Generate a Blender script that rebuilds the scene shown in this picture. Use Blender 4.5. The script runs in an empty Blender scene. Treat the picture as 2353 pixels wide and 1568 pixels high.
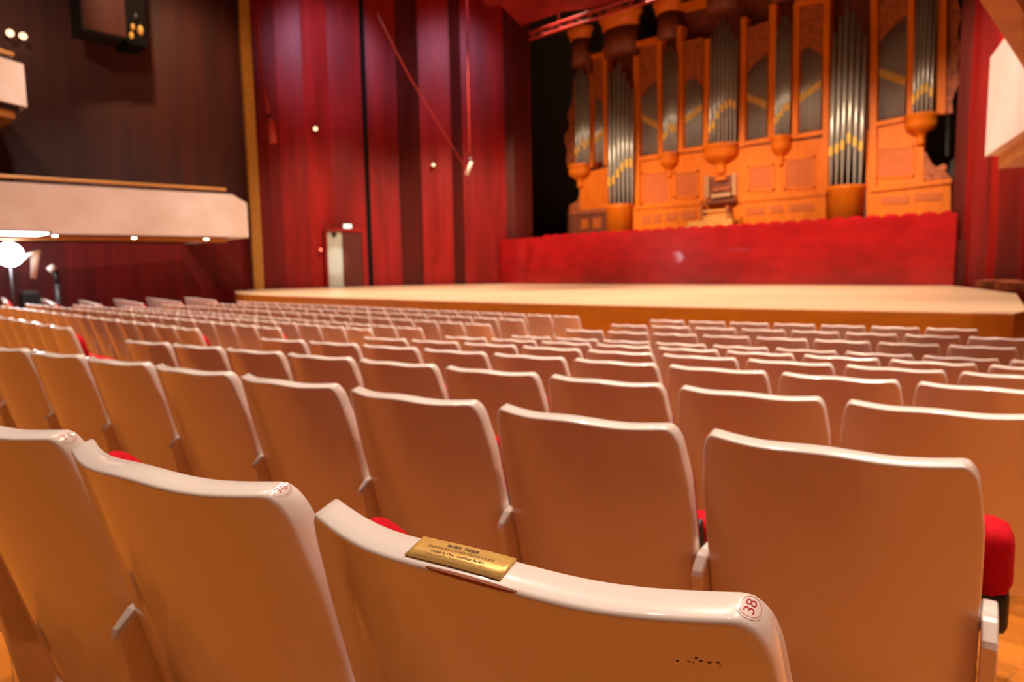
import bpy, math, random
import numpy as np
from mathutils import Vector
random.seed(7)
SC = bpy.context.scene
COL = SC.collection
# ------------------------------------------------------------------ camera
W_PX, H_PX, F_PX = 2353, 1568, 1569.0
PITCH, ROLL, YAW = 0.105, -0.0162, 0.7569
EYE = np.array([0.0, 0.0, 1.635])
Fv = np.array([-math.sin(YAW)*math.cos(PITCH), math.cos(YAW)*math.cos(PITCH), -math.sin(PITCH)])
R0 = np.cross(Fv, [0, 0, 1]); R0 /= np.linalg.norm(R0)
U0 = np.cross(R0, Fv)
Rv = math.cos(ROLL)*R0 + math.sin(ROLL)*U0
Uv = -math.sin(ROLL)*R0 + math.cos(ROLL)*U0

def ray(u, v): return Fv + Rv*(u-1176.5)/F_PX - Uv*(v-784)/F_PX
def at_y(u, v, y): d = ray(u, v); return EYE + d*(y/d[1])
def at_x(u, v, x): d = ray(u, v); return EYE + d*(x/d[0])
def at_z(u, v, z): d = ray(u, v); return EYE + d*((z-EYE[2])/d[2])
def at_d(u, v, s): return EYE + ray(u, v)*s
def to_px(p):
    p = np.asarray(p, float)-EYE
    z = p @ Fv
    if z < .05: return (-9999, -9999)
    return (1176.5+F_PX*(p @ Rv)/z, 784-F_PX*(p @ Uv)/z)

# ------------------------------------------------------------------ materials
def mat(name, col, rough=.5, metal=0., coat=0., spec=.5, emit=None, estr=0., fn=None):
    m = bpy.data.materials.new(name); m.use_nodes = True
    b = m.node_tree.nodes['Principled BSDF']
    b.inputs['Base Color'].default_value = (*col, 1)
    b.inputs['Roughness'].default_value = rough
    b.inputs['Metallic'].default_value = metal
    b.inputs['Specular IOR Level'].default_value = spec
    if coat:
        b.inputs['Coat Weight'].default_value = coat
        b.inputs['Coat Roughness'].default_value = .035
    if emit:
        b.inputs['Emission Color'].default_value = (*emit, 1)
        b.inputs['Emission Strength'].default_value = estr
    if fn: fn(m.node_tree, b)
    return m

def noise_col(c1, c2, scale=(1, 1, 1), detail=4, lo=.35, hi=.65, dist=0., bump=0., nscale=1.):
    def fn(nt, b):
        N, L = nt.nodes, nt.links
        tc = N.new('ShaderNodeTexCoord'); mp = N.new('ShaderNodeMapping')
        mp.inputs['Scale'].default_value = scale
        nz = N.new('ShaderNodeTexNoise'); nz.inputs['Detail'].default_value = detail
        nz.inputs['Scale'].default_value = nscale
        nz.inputs['Distortion'].default_value = dist
        cr = N.new('ShaderNodeValToRGB')
        cr.color_ramp.elements[0].position = lo; cr.color_ramp.elements[0].color = (*c1, 1)
        cr.color_ramp.elements[1].position = hi; cr.color_ramp.elements[1].color = (*c2, 1)
        L.new(tc.outputs['Object'], mp.inputs['Vector']); L.new(mp.outputs['Vector'], nz.inputs['Vector'])
        L.new(nz.outputs['Fac'], cr.inputs['Fac']); L.new(cr.outputs['Color'], b.inputs['Base Color'])
        if bump:
            bp = N.new('ShaderNodeBump'); bp.inputs['Strength'].default_value = bump
            L.new(nz.outputs['Fac'], bp.inputs['Height']); L.new(bp.outputs['Normal'], b.inputs['Normal'])
    return fn

def planks(c1, c2, width=.12, rot=0., gap=.3):
    # boards with grain, laid along one direction
    def fn(nt, b):
        N, L = nt.nodes, nt.links
        tc = N.new('ShaderNodeTexCoord'); mp = N.new('ShaderNodeMapping')
        mp.inputs['Rotation'].default_value = (0, 0, rot)
        br = N.new('ShaderNodeTexBrick'); br.offset = .37
        br.inputs['Scale'].default_value = 1.
        br.inputs['Brick Width'].default_value = 1.8; br.inputs['Row Height'].default_value = width
        br.inputs['Mortar Size'].default_value = .0015
        br.inputs['Color1'].default_value = (*c1, 1); br.inputs['Color2'].default_value = (*c2, 1)
        br.inputs['Mortar'].default_value = (c1[0]*gap, c1[1]*gap, c1[2]*gap, 1)
        nz = N.new('ShaderNodeTexNoise'); nz.inputs['Scale'].default_value = 5.; nz.inputs['Detail'].default_value = 5
        m2 = N.new('ShaderNodeMapping'); m2.inputs['Scale'].default_value = (.6, 9, 1); m2.inputs['Rotation'].default_value = (0, 0, rot)
        mx = N.new('ShaderNodeMix'); mx.data_type = 'RGBA'; mx.blend_type = 'MULTIPLY'; mx.inputs['Factor'].default_value = .35
        cr = N.new('ShaderNodeValToRGB'); cr.color_ramp.elements[0].color = (.7, .7, .7, 1); cr.color_ramp.elements[1].color = (1, 1, 1, 1)
        L.new(tc.outputs['Object'], mp.inputs['Vector']); L.new(mp.outputs['Vector'], br.inputs['Vector'])
        L.new(tc.outputs['Object'], m2.inputs['Vector']); L.new(m2.outputs['Vector'], nz.inputs['Vector'])
        L.new(nz.outputs['Fac'], cr.inputs['Fac'])
        L.new(br.outputs['Color'], mx.inputs['A']); L.new(cr.outputs['Color'], mx.inputs['B'])
        L.new(mx.outputs['Result'], b.inputs['Base Color'])
    return fn

M = {}
M['seat'] = mat('seat_lacquer', (.86, .73, .64), .3, coat=.9, fn=noise_col((.85, .72, .63), (.88, .75, .66), (3, 3, 3), nscale=2.))
M['velvet'] = mat('red_velvet', (.58, .004, .012), .85, spec=.15, fn=noise_col((.50, .003, .010), (.64, .005, .014), (90, 90, 90)))
M['black'] = mat('black_plastic', (.012, .012, .013), .5)
M['grille'] = mat('perforated_steel', (.05, .035, .03), .5)
M['floor'] = mat('hall_floorboards', (.82, .30, .05), .42, fn=planks((.58, .180, .014), (.52, .16, .012), .09, .15))
M['stage'] = mat('stage_boards', (.88, .60, .37), .3, fn=planks((.88, .60, .37), (.84, .56, .33), .11, 0.))
M['fascia'] = mat('stage_front_veneer', (.46, .150, .006), .4, fn=noise_col((.42, .136, .005), (.50, .165, .007), (.9, .9, 6), nscale=2.))
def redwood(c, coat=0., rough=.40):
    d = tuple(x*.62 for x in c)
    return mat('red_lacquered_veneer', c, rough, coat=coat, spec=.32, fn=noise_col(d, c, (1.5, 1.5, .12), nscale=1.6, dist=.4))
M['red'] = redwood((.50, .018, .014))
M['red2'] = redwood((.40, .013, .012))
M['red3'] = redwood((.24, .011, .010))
M['reddark'] = redwood((.12, .010, .007), .1, .45)  # one veneer in falling tones; stage wall facets use them as painted shade
M['parapet'] = mat('red_parapet_veneer', (.42, .008, .010), .25, coat=.2, fn=noise_col((.34, .006, .008), (.46, .009, .011), (.6, .6, 1.2), nscale=2.))
M['hallwall'] = mat('dark_hall_veneer', (.085, .016, .011), .5, fn=noise_col((.062, .013, .010), (.105, .020, .012), (1.2, 1.2, .1), nscale=1.5))
M['blackwall'] = mat('black_backing', (.09, .085, .08), .8, spec=.1)
M['gap'] = mat('matt_black_gap', (.010, .009, .009), .8, spec=.1)
M['gold'] = mat('gilded_strip', (.50, .22, .03), .5, metal=.2, fn=noise_col((.40, .18, .03), (.62, .27, .035), (3, 3, 8), nscale=3., bump=.2))
M['plaster'] = mat('cream_marble', (.80, .66, .56), .5, fn=noise_col((.74, .58, .48), (.82, .69, .60), (.7, .7, .9), nscale=1.5))
M['woodtrim'] = mat('honey_wood', (.62, .27, .06), .45, fn=noise_col((.55, .23, .05), (.68, .31, .075), (1, 1, 5), nscale=2.))
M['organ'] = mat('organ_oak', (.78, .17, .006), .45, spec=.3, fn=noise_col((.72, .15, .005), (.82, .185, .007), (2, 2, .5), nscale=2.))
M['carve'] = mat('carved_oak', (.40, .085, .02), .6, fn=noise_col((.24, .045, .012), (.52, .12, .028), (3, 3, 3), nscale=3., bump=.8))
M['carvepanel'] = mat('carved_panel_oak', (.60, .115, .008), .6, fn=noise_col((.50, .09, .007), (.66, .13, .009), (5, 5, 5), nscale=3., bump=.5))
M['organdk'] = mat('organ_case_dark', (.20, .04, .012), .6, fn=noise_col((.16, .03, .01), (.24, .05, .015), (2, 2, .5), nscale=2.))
M['tin'] = mat('pipe_tin', (.60, .56, .52), .26, metal=.45)
M['gilt'] = mat('gilded_mouth', (1., .60, .13), .35, metal=.15)
M['ivory'] = mat('ivory_white', (.85, .72, .60), .4)
M['bone'] = mat('aged_bone', (.60, .30, .15), .45)
M['brass'] = mat('brushed_brass', (.86, .50, .13), .36, metal=.35, fn=noise_col((.80, .45, .115), (.90, .54, .15), (4, 300, 300), nscale=2.))
M['ink'] = mat('engraved_ink', (.10, .045, .012), .6)
M['inklt'] = mat('fine_engraving', (.26, .13, .03), .6)
M['redink'] = mat('red_print', (.45, .006, .02), .5)
M['sticker'] = mat('sticker_film', (.86, .70, .60), .2)
M['chip'] = mat('bare_wood_chip', (.40, .13, .07), .8)
M['scuff'] = mat('grey_scuff', (.10, .06, .045), .8)
M['steel'] = mat('painted_steel', (.10, .09, .09), .4, metal=.4)
M['redmetal'] = mat('red_or_redlit_metal', (.45, .03, .02), .5)  # red cable paint; on the truss, red light put into the colour
M['doorleaf'] = mat('dark_door_leaf', (.13, .02, .011), .45)
M['pale'] = mat('corridor_paint', (.62, .66, .58), .6)
M['doorwood'] = mat('door_veneer', (.30, .04, .012), .45)
def glow(name, col, s): return mat(name, (.8, .8, .8), .5, emit=col, estr=s)
M['lampwarm'] = glow('warm_lamp', (1, .78, .55), 14)
M['lampcool'] = glow('cool_flood', (.88, .94, 1), 26)
M['stripcool'] = glow('cool_strip', (.80, .89, 1), 7)
M['exitgreen'] = glow('exit_glow', (.66, .95, .84), 1.5)
M['exitred'] = glow('red_pilot', (1, .10, .04), 3)
M['dimwarm'] = glow('dim_lamp', (1, .62, .34), 2.2)

# ------------------------------------------------------------------ mesh helpers
class MB:
    def __init__(s): s.v = []; s.f = []; s.sm = []
    def add(s, vs, fs, smooth=False):
        o = len(s.v); s.v += [tuple(map(float, p)) for p in vs]
        s.f += [tuple(i+o for i in f) for f in fs]; s.sm += [smooth]*len(fs)
    def box(s, lo, hi):
        x0, y0, z0 = lo; x1, y1, z1 = hi
        s.add([(x0,y0,z0),(x1,y0,z0),(x1,y1,z0),(x0,y1,z0),(x0,y0,z1),(x1,y0,z1),(x1,y1,z1),(x0,y1,z1)],
              [(3,2,1,0),(4,5,6,7),(0,1,5,4),(1,2,6,5),(2,3,7,6),(3,0,4,7)])
    def prism(s, pts, d, smooth=False):
        # pts: closed 3-D outline, extruded by the vector d
        n = len(pts); a = [np.array(p, float) for p in pts]; d = np.array(d, float)
        b = [p+d for p in a]
        s.add(list(a)+list(b), [tuple(range(n)), tuple(range(2*n-1, n-1, -1))])
        s.add(list(a)+list(b), [(i, i+n, (i+1) % n+n, (i+1) % n) for i in range(n)], smooth)
    def tube(s, pts, r, n=10, caps=True, smooth=True):
        pts = [np.array(p, float) for p in pts]
        rs = r if isinstance(r, (list, tuple)) else [r]*len(pts)
        rings = []
        for i, p in enumerate(pts):
            d = pts[min(i+1, len(pts)-1)]-pts[max(i-1, 0)]; d /= np.linalg.norm(d)
            a = np.array([1, 0, 0.]) if abs(d[0]) < .9 else np.array([0, 1., 0])
            u = np.cross(d, a); u /= np.linalg.norm(u); w = np.cross(d, u)
            rings.append([p+rs[i]*(math.cos(2*math.pi*k/n)*u+math.sin(2*math.pi*k/n)*w) for k in range(n)])
        vs = [q for R in rings for q in R]; fs = []
        for i in range(len(pts)-1):
            for k in range(n): fs.append((i*n+k, i*n+(k+1) % n, (i+1)*n+(k+1) % n, (i+1)*n+k))
        s.add(vs, fs, smooth)
        if caps:
            s.add(rings[0], [tuple(range(n-1, -1, -1))]); s.add(rings[-1], [tuple(range(n))])
    def lathe(s, c, prof, n=20, a0=0., a1=2*math.pi):
        # prof: list of (radius, z); axis vertical through c
        full = abs(a1-a0-2*math.pi) < 1e-6
        m = n if full else n+1
        vs = []
        for r, z in prof:
            for k in range(m):
                a = a0+(a1-a0)*k/n
                vs.append((c[0]+r*math.cos(a), c[1]+r*math.sin(a), c[2]+z))
        fs = []
        for i in range(len(prof)-1):
            for k in range(n if full else n):
                k2 = (k+1) % m
                fs.append((i*m+k, i*m+k2, (i+1)*m+k2, (i+1)*m+k))
        s.add(vs, fs, True)
        s.add(vs[:m], [tuple(range(m-1, -1, -1))]); s.add(vs[-m:], [tuple(range(m))])
    def sphere(s, c, r, n=16, sc=(1, 1, 1)):
        vs = []; fs = []
        for i in range(n+1):
            t = math.pi*i/n
            for k in range(2*n):
                a = math.pi*k/n
                vs.append((c[0]+sc[0]*r*math.sin(t)*math.cos(a), c[1]+sc[1]*r*math.sin(t)*math.sin(a), c[2]+sc[2]*r*math.cos(t)))
        for i in range(n):
            for k in range(2*n):
                fs.append((i*2*n+k, (i+1)*2*n+k, (i+1)*2*n+(k+1) % (2*n), i*2*n+(k+1) % (2*n)))
        s.add(vs, fs, True)
    def mesh(s, name):
        me = bpy.data.meshes.new(name); me.from_pydata(s.v, [], s.f)
        me.polygons.foreach_set('use_smooth', s.sm)
        me.update()
        import bmesh
        bm = bmesh.new(); bm.from_mesh(me)
        bmesh.ops.remove_doubles(bm, verts=bm.verts, dist=1e-5)
        bmesh.ops.recalc_face_normals(bm, faces=bm.faces)
        bm.to_mesh(me); bm.free()
        return me
    def build(s, name, m, parent=None, mesh=None):
        o = bpy.data.objects.new(name, s.mesh(name)); o.data.materials.append(m)
        COL.objects.link(o)
        if parent is not None: o.parent = parent
        return o

def tag(o, label=None, cat=None, group=None, kind=None):
    if label: o['label'] = label
    if cat: o['category'] = cat
    if group: o['group'] = group
    if kind: o['kind'] = kind
    return o
def thing(name, label, cat, loc=(0, 0, 0), rz=0., group=None):
    o = bpy.data.objects.new(name, None); COL.objects.link(o)
    o.location = tuple(map(float, loc)); o.rotation_euler = (0, 0, rz); o.empty_display_size = .1
    return tag(o, label, cat, group)
class Loc(MB):
    """mesh builder whose points are given in world space but stored relative to a thing's origin"""
    def __init__(s, root): super().__init__(); s.o = np.array(root.location)
    def build(s, name, m, parent):
        s.v = [tuple(np.array(p)-s.o) for p in s.v]
        return super().build(name, m, parent)

# ------------------------------------------------------------------ seat geometry
TH = math.radians(15)
SW, BOW, BEX, THK, AMP, MID = .497, .0546, 2.07, .0371, .0080, .0013
TOPZ, SLEN, RX, RC = .90, .60, .028, .055       # corner rounding: RX across, RC down
def edge_wave(x):
    u = min(max(x/SW, 0), 1)
    return -AMP*math.sin(2*math.pi*u)**2+MID*math.sin(math.pi*u)**2
def half_inset(s):
    a = 0. if s >= RC else RX*(1-math.sqrt(max(1-((RC-s)/RC)**2, 0)))
    t = min(max((s-.025)/.13, 0), 1); t = t*t*(3-2*t)      # the shell flares a little below its corners
    return a-.011*t
def map_seat(x, s, t):
    """x along the row, s down the slab, t through it -> local point (base z=0)"""
    c = 2*x/SW-1
    y = -BOW*(1-abs(c)**BEX)
    fade = math.exp(-s/.06)
    return (x, y+t*math.cos(TH)+s*math.sin(TH),
            TOPZ+edge_wave(x)*fade-s*math.cos(TH)+t*math.sin(TH))
def rows_s(ns):
    a = [RC*(1-math.cos(math.pi/2*i/8)) for i in range(8)]
    return a+[RC+(SLEN-RC)*(i/ns)**1.1 for i in range(ns+1)]
def shell_mesh(nu, ns, layers):
    S = rows_s(ns); n = len(S)
    def pt(i, j):
        ins = half_inset(S[j]); return (ins+(SW-2*ins)*i/nu, S[j])
    loop = [(i, 0) for i in range(nu+1)]+[(nu, j) for j in range(1, n)]+[(i, n-1) for i in range(nu-1, -1, -1)]+[(0, j) for j in range(n-2, 0, -1)]
    P = [pt(*q) for q in loop]; K = len(loop)
    def sh(p, c):
        return (SW/2+(p[0]-SW/2)*(1-2*c/SW), c+p[1]*(1-2*c/SLEN))
    mb = MB()
    for t, c in (layers[0], layers[-1]):
        vs = [map_seat(*sh(pt(i, j), c), t) for j in range(n) for i in range(nu+1)]
        mb.add(vs, [(j*(nu+1)+i, j*(nu+1)+i+1, (j+1)*(nu+1)+i+1, (j+1)*(nu+1)+i) for j in range(n-1) for i in range(nu)], True)
    for (ta, ia), (tb, ib) in zip(layers, layers[1:]):
        A = [map_seat(*sh(P[k], ia), ta) for k in range(K)]
        B = [map_seat(*sh(P[k], ib), tb) for k in range(K)]
        mb.add(A+B, [(k, (k+1) % K, (k+1) % K+K, k+K) for k in range(K)], True)
    return mb
LAY_HI = [(0, .0045), (.0012, .0018), (.004, 0), (THK-.004, 0), (THK-.0012, .0018), (THK, .0045)]
LAY_LO = [(0, .005), (.005, 0), (THK-.005, 0), (THK, .005)]
def pad_mesh(s0, s1, t0, bulge, nu, ns, lift=0.):
    """upholstered pad bulging off the front of the back shell: narrow and domed at the head, wide below"""
    mb = MB(); vs = []; vb = []
    for j in range(ns+1):
        b = 2*j/ns-1; s = s0+(s1-s0)*(j/ns)**1.3
        k = min(max((s-.09)/.05, 0), 1); k = k*k*(3-2*k)
        hw = .214+.046*k
        hw *= min(1., math.sqrt(max(1-(1-min((s-s0)/.05, 1))**2, 0))*.25+.75)
        for i in range(nu+1):
            a = 2*i/nu-1; x = SW/2+hw*a
            e = min((s-s0)/.045, 1); top = math.sqrt(max(1-(1-e)**2, 0))
            e2 = min((s1-s)/.04, 1); bot = math.sqrt(max(1-(1-e2)**2, 0))
            t = t0+bulge*top*bot*math.sqrt(max(1-abs(a)**6, 0))
            sl = s-lift*math.exp(-((a+.92)/.22)**2)*max(0, 1-(s-s0)/.12)
            vs.append(map_seat(x, sl, t)); vb.append(map_seat(x, sl, t0))
    f = [(j*(nu+1)+i, j*(nu+1)+i+1, (j+1)*(nu+1)+i+1, (j+1)*(nu+1)+i) for j in range(ns) for i in range(nu)]
    mb.add(vs, f, True); mb.add(vb, [tuple(reversed(q)) for q in f], True)
    return mb
def rbox(lo, hi, r, n=4):
    """box with edges rounded in the y-z profile and softened in x"""
    mb = MB(); x0, y0, z0 = lo; x1, y1, z1 = hi
    def ring(rr, ins):
        out = []
        for cx, cz, a0 in ((y1-r, z1-r, 0), (y0+r, z1-r, 90), (y0+r, z0+r, 180), (y1-r, z0+r, 270)):
            for k in range(n+1):
                a = math.radians(a0+90*k/n); out.append((cx+(r-ins)*math.cos(a), cz+(r-ins)*math.sin(a)))
        return out
    e = min(r, (x1-x0)*.25)
    layers = [(x0, e), (x0+e*.3, e*.3), (x0+e, 0), (x1-e, 0), (x1-e*.3, e*.3), (x1, e)]
    rings = [[(x, y, z) for y, z in ring(r, i)] for x, i in layers]
    m = len(rings[0])
    for A, B in zip(rings, rings[1:]):
        mb.add(A+B, [(k, (k+1) % m, (k+1) % m+m, k+m) for k in range(m)], True)
    mb.add(rings[0], [tuple(range(m))]); mb.add(rings[-1], [tuple(range(m-1, -1, -1))])
    return mb
def pan_mesh():
    mb = MB(); n = 10; x0, x1 = .002, SW-.002
    for s0, s1, t0, t1 in ((.30, .50, THK+.001, THK+.07),):
        A = [map_seat(x0+(x1-x0)*i/n, s, t) for t in (t0, t1) for s in (s0, s1) for i in range(n+1)]
        k = n+1
        F = []
        for i in range(n):
            F += [(i, i+1, k+i+1, k+i), (2*k+i, 3*k+i, 3*k+i+1, 2*k+i+1), (i, 2*k+i, 2*k+i+1, i+1), (k+i, k+i+1, 3*k+i+1, 3*k+i)]
        F += [(0, k, 3*k, 2*k), (n, 2*k+n, 3*k+n, k+n)]
        mb.add(A, F)
    return mb
def post_mesh(xc):
    """white standard between two seats: short sloped arm end, leaning rear face, down to the floor"""
    mb = MB(); w = .0140
    prof = [(.175, .592), (.098, .590), (.088, .586), (.060, .560), (.055, .548)]      # arm end, rounded rear
    low = [(.088, .36), (.135, .10), (.145, .0), (.235, .0), (.235, .10), (.215, .36), (.190, .55)]
    pts = prof+low
    for (a, b, ins) in ((-w, -w+.004, .004), (-w+.004, w-.004, 0), (w-.004, w, 0)):
        pass
    c = np.mean(np.array(pts), axis=0)
    def ring(x, k): return [(xc+x, y+(c[0]-y)*k, z+(c[1]-z)*k*.4) for y, z in pts]
    L = [ring(-w, .05), ring(-w+.003, 0), ring(w-.003, 0), ring(w, .05)]; n = len(pts)
    for A, B in zip(L, L[1:]): mb.add(A+B, [(k, (k+1) % n, (k+1) % n+n, k+n) for k in range(n)])
    mb.add(L[0], [tuple(range(n))]); mb.add(L[-1], [tuple(range(n-1, -1, -1))])
    return mb
def foot_mesh(xc):
    mb = MB(); mb.box((xc-.045, .05, 0), (xc+.045, .15, .05)); 
    for i in range(5):
        for j in range(2): mb.tube([(xc-.036+.018*i, .048, .014+.02*j), (xc-.036+.018*i, .0505, .014+.02*j)], .005, 6)
    return mb

def proto(hi):
    d = {}
    if hi: d['back_shell'] = (shell_mesh(40, 14, LAY_HI), 'seat')
    else: d['back_shell'] = (shell_mesh(14, 5, LAY_LO), 'seat')
    d['back_cushion'] = (pad_mesh(.065, .30, THK+.001, .085, 20 if hi else 8, 20 if hi else 7), 'velvet')
    d['back_pan'] = (pan_mesh(), 'black')
    d['seat_cushion'] = (rbox((.008, .27, .40), (SW-.008, .37, .60), .035), 'velvet')
    d['seat_pan'] = (rbox((.012, .372, .32), (SW-.012, .43, .57), .025), 'black')
    d['armrest_post'] = (post_mesh(-.0265), 'seat')
    d['vent_foot'] = (foot_mesh(-.0265), 'grille')
    return {k: (mb.mesh(k), M[m]) for k, (mb, m) in d.items()}
PROTO = {True: proto(True), False: proto(False)}
for d in PROTO.values():
    for me, m in d.values(): me.materials.append(m)
def make_source(hi):
    r = bpy.data.objects.new('auditorium_seat', None); r.empty_display_size = .1; COL.objects.link(r)
    r['category'] = 'seat'
    for k, (me, m) in PROTO[hi].items():
        o = bpy.data.objects.new(k, me); COL.objects.link(o); o.parent = r
    return r
SRC = {True: None, False: None}
def place_seat(x, y, zf, rz, label, group, hi):
    if SRC[hi] is None:
        SRC[hi] = make_source(hi); r = SRC[hi]
    else:
        r = SRC[hi].copy(); COL.objects.link(r)
        for ch in SRC_KIDS[hi]:
            c = ch.copy(); COL.objects.link(c); c.parent = r
    if hi not in SRC_KIDS: SRC_KIDS[hi] = list(r.children)
    r.location = (x, y, zf); r.rotation_euler = (0, 0, rz)
    r['label'] = label; r['group'] = group
    return r
SRC_KIDS = {}

# ------------------------------------------------------------------ layout of the stalls
DL = .147                      # the side blocks are turned inwards by this angle
XC = -12.15                    # centre line of the hall
ZT = {1: -.2665, 2: -.351, 3: -.432, 4: -.500, 5: -.573, 6: -.644, 7: -.717, 8: -.724, 9: -.731, 10: -.735}
def zfloor(r): return EYE[2]+ZT[r]-.005-TOPZ
def r2h(x, y): return (x*math.cos(DL)-y*math.sin(DL), x*math.sin(DL)+y*math.cos(DL))
PITCHW = .55
def right_pos(r, k):
    x = -3.8714-.4219*-1*(10-r)*1 if False else -3.8714+.4219*(10-r)+k*PITCHW
    y = 8.9557-.9409*(10-r)+(.0076 if r >= 7 else 0)
    y += -.0041*x*x
    return x+.0035, y-.018
ORD = ['zeroth', 'first', 'second', 'third', 'fourth', 'fifth', 'sixth', 'seventh', 'eighth', 'ninth', 'tenth', 'eleventh', 'twelfth',
       'thirteenth', 'fourteenth', 'fifteenth', 'sixteenth', 'seventeenth', 'eighteenth', 'nineteenth', 'twentieth', 'twenty-first', 'twenty-second']
def rowname(r): return 'front row' if r == 10 else f'{ORD[11-r]} row from stage'
def visible(x, y, z, m=150):
    u, v = to_px((x, y, z+TOPZ))
    return -m < u < W_PX+m
seats = {}
SPECIAL = {-1: 'white seat numbered 38 with brass plaque on its top edge, nearest the camera',
           -2: 'white seat numbered 36 in the nearest row, beside the plaque seat',
           -3: 'white seat numbered 34 at left edge of the nearest row'}
AMP = .0047                      # the nearest row is a little flatter on top
SHELL1 = shell_mesh(48, 16, LAY_HI).mesh('back_shell'); SHELL1.materials.append(M['seat'])
PAD1 = pad_mesh(.055, .30, THK+.001, .060, 34, 24, .044).mesh('back_cushion'); PAD1.materials.append(M['velvet'])
def own(seat, part, me):
    for c in seat.children:
        if c.name.split('.')[0] == part: c.data = me
P1 = dict(x=-.6141, y=.4783, phi=.0269, turn=.0250)
for k in (-1, -2, -3, -4):
    lx = (k+1)*PITCHW
    x = P1['x']+lx*math.cos(P1['phi']); y = P1['y']+lx*math.sin(P1['phi'])
    x += .0062*math.sin(P1['phi']); y -= .0062
    X, Y = r2h(x, y)
    lab = SPECIAL.get(k, 'white seat at far left of the nearest row, only its lower side showing')
    seats[(1, k)] = place_seat(X, Y, EYE[2]-.2612-TOPZ, DL+P1['phi']+P1['turn'], lab, 'white seats in the nearest row', True)
    own(seats[(1, k)], 'back_cushion', PAD1); own(seats[(1, k)], 'back_shell', SHELL1)
for r in range(2, 11):
    kmax = {10: 6, 9: 7}.get(r, r-2)
    for k in range(-(10-r), kmax+1):
        x, y = right_pos(r, k)
        X, Y = r2h(x, y); zf = zfloor(r)
        if not visible(X, Y, zf): continue
        slope = -.0082*x
        if r == 2: where = f'{ORD[kmax-k+1]} from right end' if k < kmax else 'last at right end'
        else: where = f'{ORD[k+(10-r)+1]} from left aisle'
        row = 'second row ahead' if r == 2 else rowname(r)
        lab = f'white seat in right block, {row}, {where}'
        seats[(r, k)] = place_seat(X, Y, zf, DL+math.atan(slope), lab, 'white seats of the right block', r <= 5)
ENDC = rbox((.03, .20, .575), (SW+.064, .33, .725), .035).mesh('seat_cushion'); ENDC.materials.append(M['velvet'])
ENDP = rbox((.03, .21, .50), (SW+.060, .34, .60), .02).mesh('seat_pan'); ENDP.materials.append(M['black'])
own(seats[(2, 0)], 'seat_cushion', ENDC); own(seats[(2, 0)], 'seat_pan', ENDP)
# row ends on the right need a closing standard
for r, k in ((2, 0), (1, -1), (10, 6)):
    if (r, k) in seats:
        hi = r <= 5
        o = bpy.data.objects.new('armrest_post', post_mesh(SW+.0265).mesh('armrest_post')); o.data.materials.append(M['seat'])
        COL.objects.link(o); o.parent = seats[(r, k)]
def centre_y(r): return 8.262-(10-r)*.948
for r in range(3, 11):
    n = 21 if r % 2 == 0 else 20
    xr = XC+n*PITCHW/2
    for i in range(1, n+1):
        X = xr-i*PITCHW+.0265; Y = centre_y(r)-.018; zf = zfloor(r)
        if not visible(X, Y, zf, 60): continue
        place_seat(X, Y, zf, 0., f'white seat in center block, {rowname(r)}, {ORD[i]} from right aisle', 'white seats of the center block', False)
for r in range(5, 11):
    kmax = {10: 6, 9: 7}.get(r, r-2)
    for k in range(-(10-r), kmax+1):
        x, y = right_pos(r, k)
        X, Y = r2h(x+SW, y); zf = zfloor(r)
        X = 2*XC-X
        if not visible(X, Y, zf, 20): continue
        place_seat(X, Y, zf, -DL, f'white seat in far left block, {rowname(r)}, {ORD[kmax-k+1]} from left end', 'white seats of the far left block', False)

# ------------------------------------------------------------------ seat numbers and the brass plaque
def surf_top(x, t, d=0.):
    """point on the top surface band of a seat shell, following the rounded corner; x may run past the corner by arc length"""
    if x <= SW-RX:
        px, s, nx, ns = x, 0., 0., -1.
    else:
        a = min((x-(SW-RX))/.042, math.pi/2)
        px, s = SW-RX+RX*math.sin(a), RC-RC*math.cos(a)
        nx, ns = math.sin(a)/RX, -math.cos(a)/RC; l = math.hypot(nx, ns); nx /= l; ns /= l
    return map_seat(px+nx*d, s+ns*d, t)
def text_mesh(body, size, bold=0., space=1.):
    c = bpy.data.curves.new('t', 'FONT'); c.body = body; c.size = size; c.offset = bold; c.align_x = 'CENTER'; c.align_y = 'CENTER'
    c.resolution_u = 4; c.space_character = space
    o = bpy.data.objects.new('t', c); COL.objects.link(o)
    me = bpy.data.meshes.new_from_object(o.evaluated_get(bpy.context.evaluated_depsgraph_get()))
    bpy.data.objects.remove(o)
    vs = [tuple(v.co) for v in me.vertices]; fs = [tuple(p.vertices) for p in me.polygons]
    return vs, fs
def ring_pts(r0, r1, n=64):
    vs = [(r*math.cos(2*math.pi*k/n), r*math.sin(2*math.pi*k/n), 0) for r in (r0, r1) for k in range(n)]
    return vs, [(k, (k+1) % n, n+(k+1) % n, n+k) for k in range(n)]
def disc_pts(r, n=48):
    vs = [(0, 0, 0)]; fs = []; q = 6
    for j in range(1, q+1): vs += [(r*j/q*math.cos(2*math.pi*k/n), r*j/q*math.sin(2*math.pi*k/n), 0) for k in range(n)]
    for k in range(n): fs.append((0, 1+k, 1+(k+1) % n))
    for j in range(q-1):
        for k in range(n): fs.append((1+j*n+k, 1+j*n+(k+1) % n, 1+(j+1)*n+(k+1) % n, 1+(j+1)*n+k))
    return vs, fs
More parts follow.
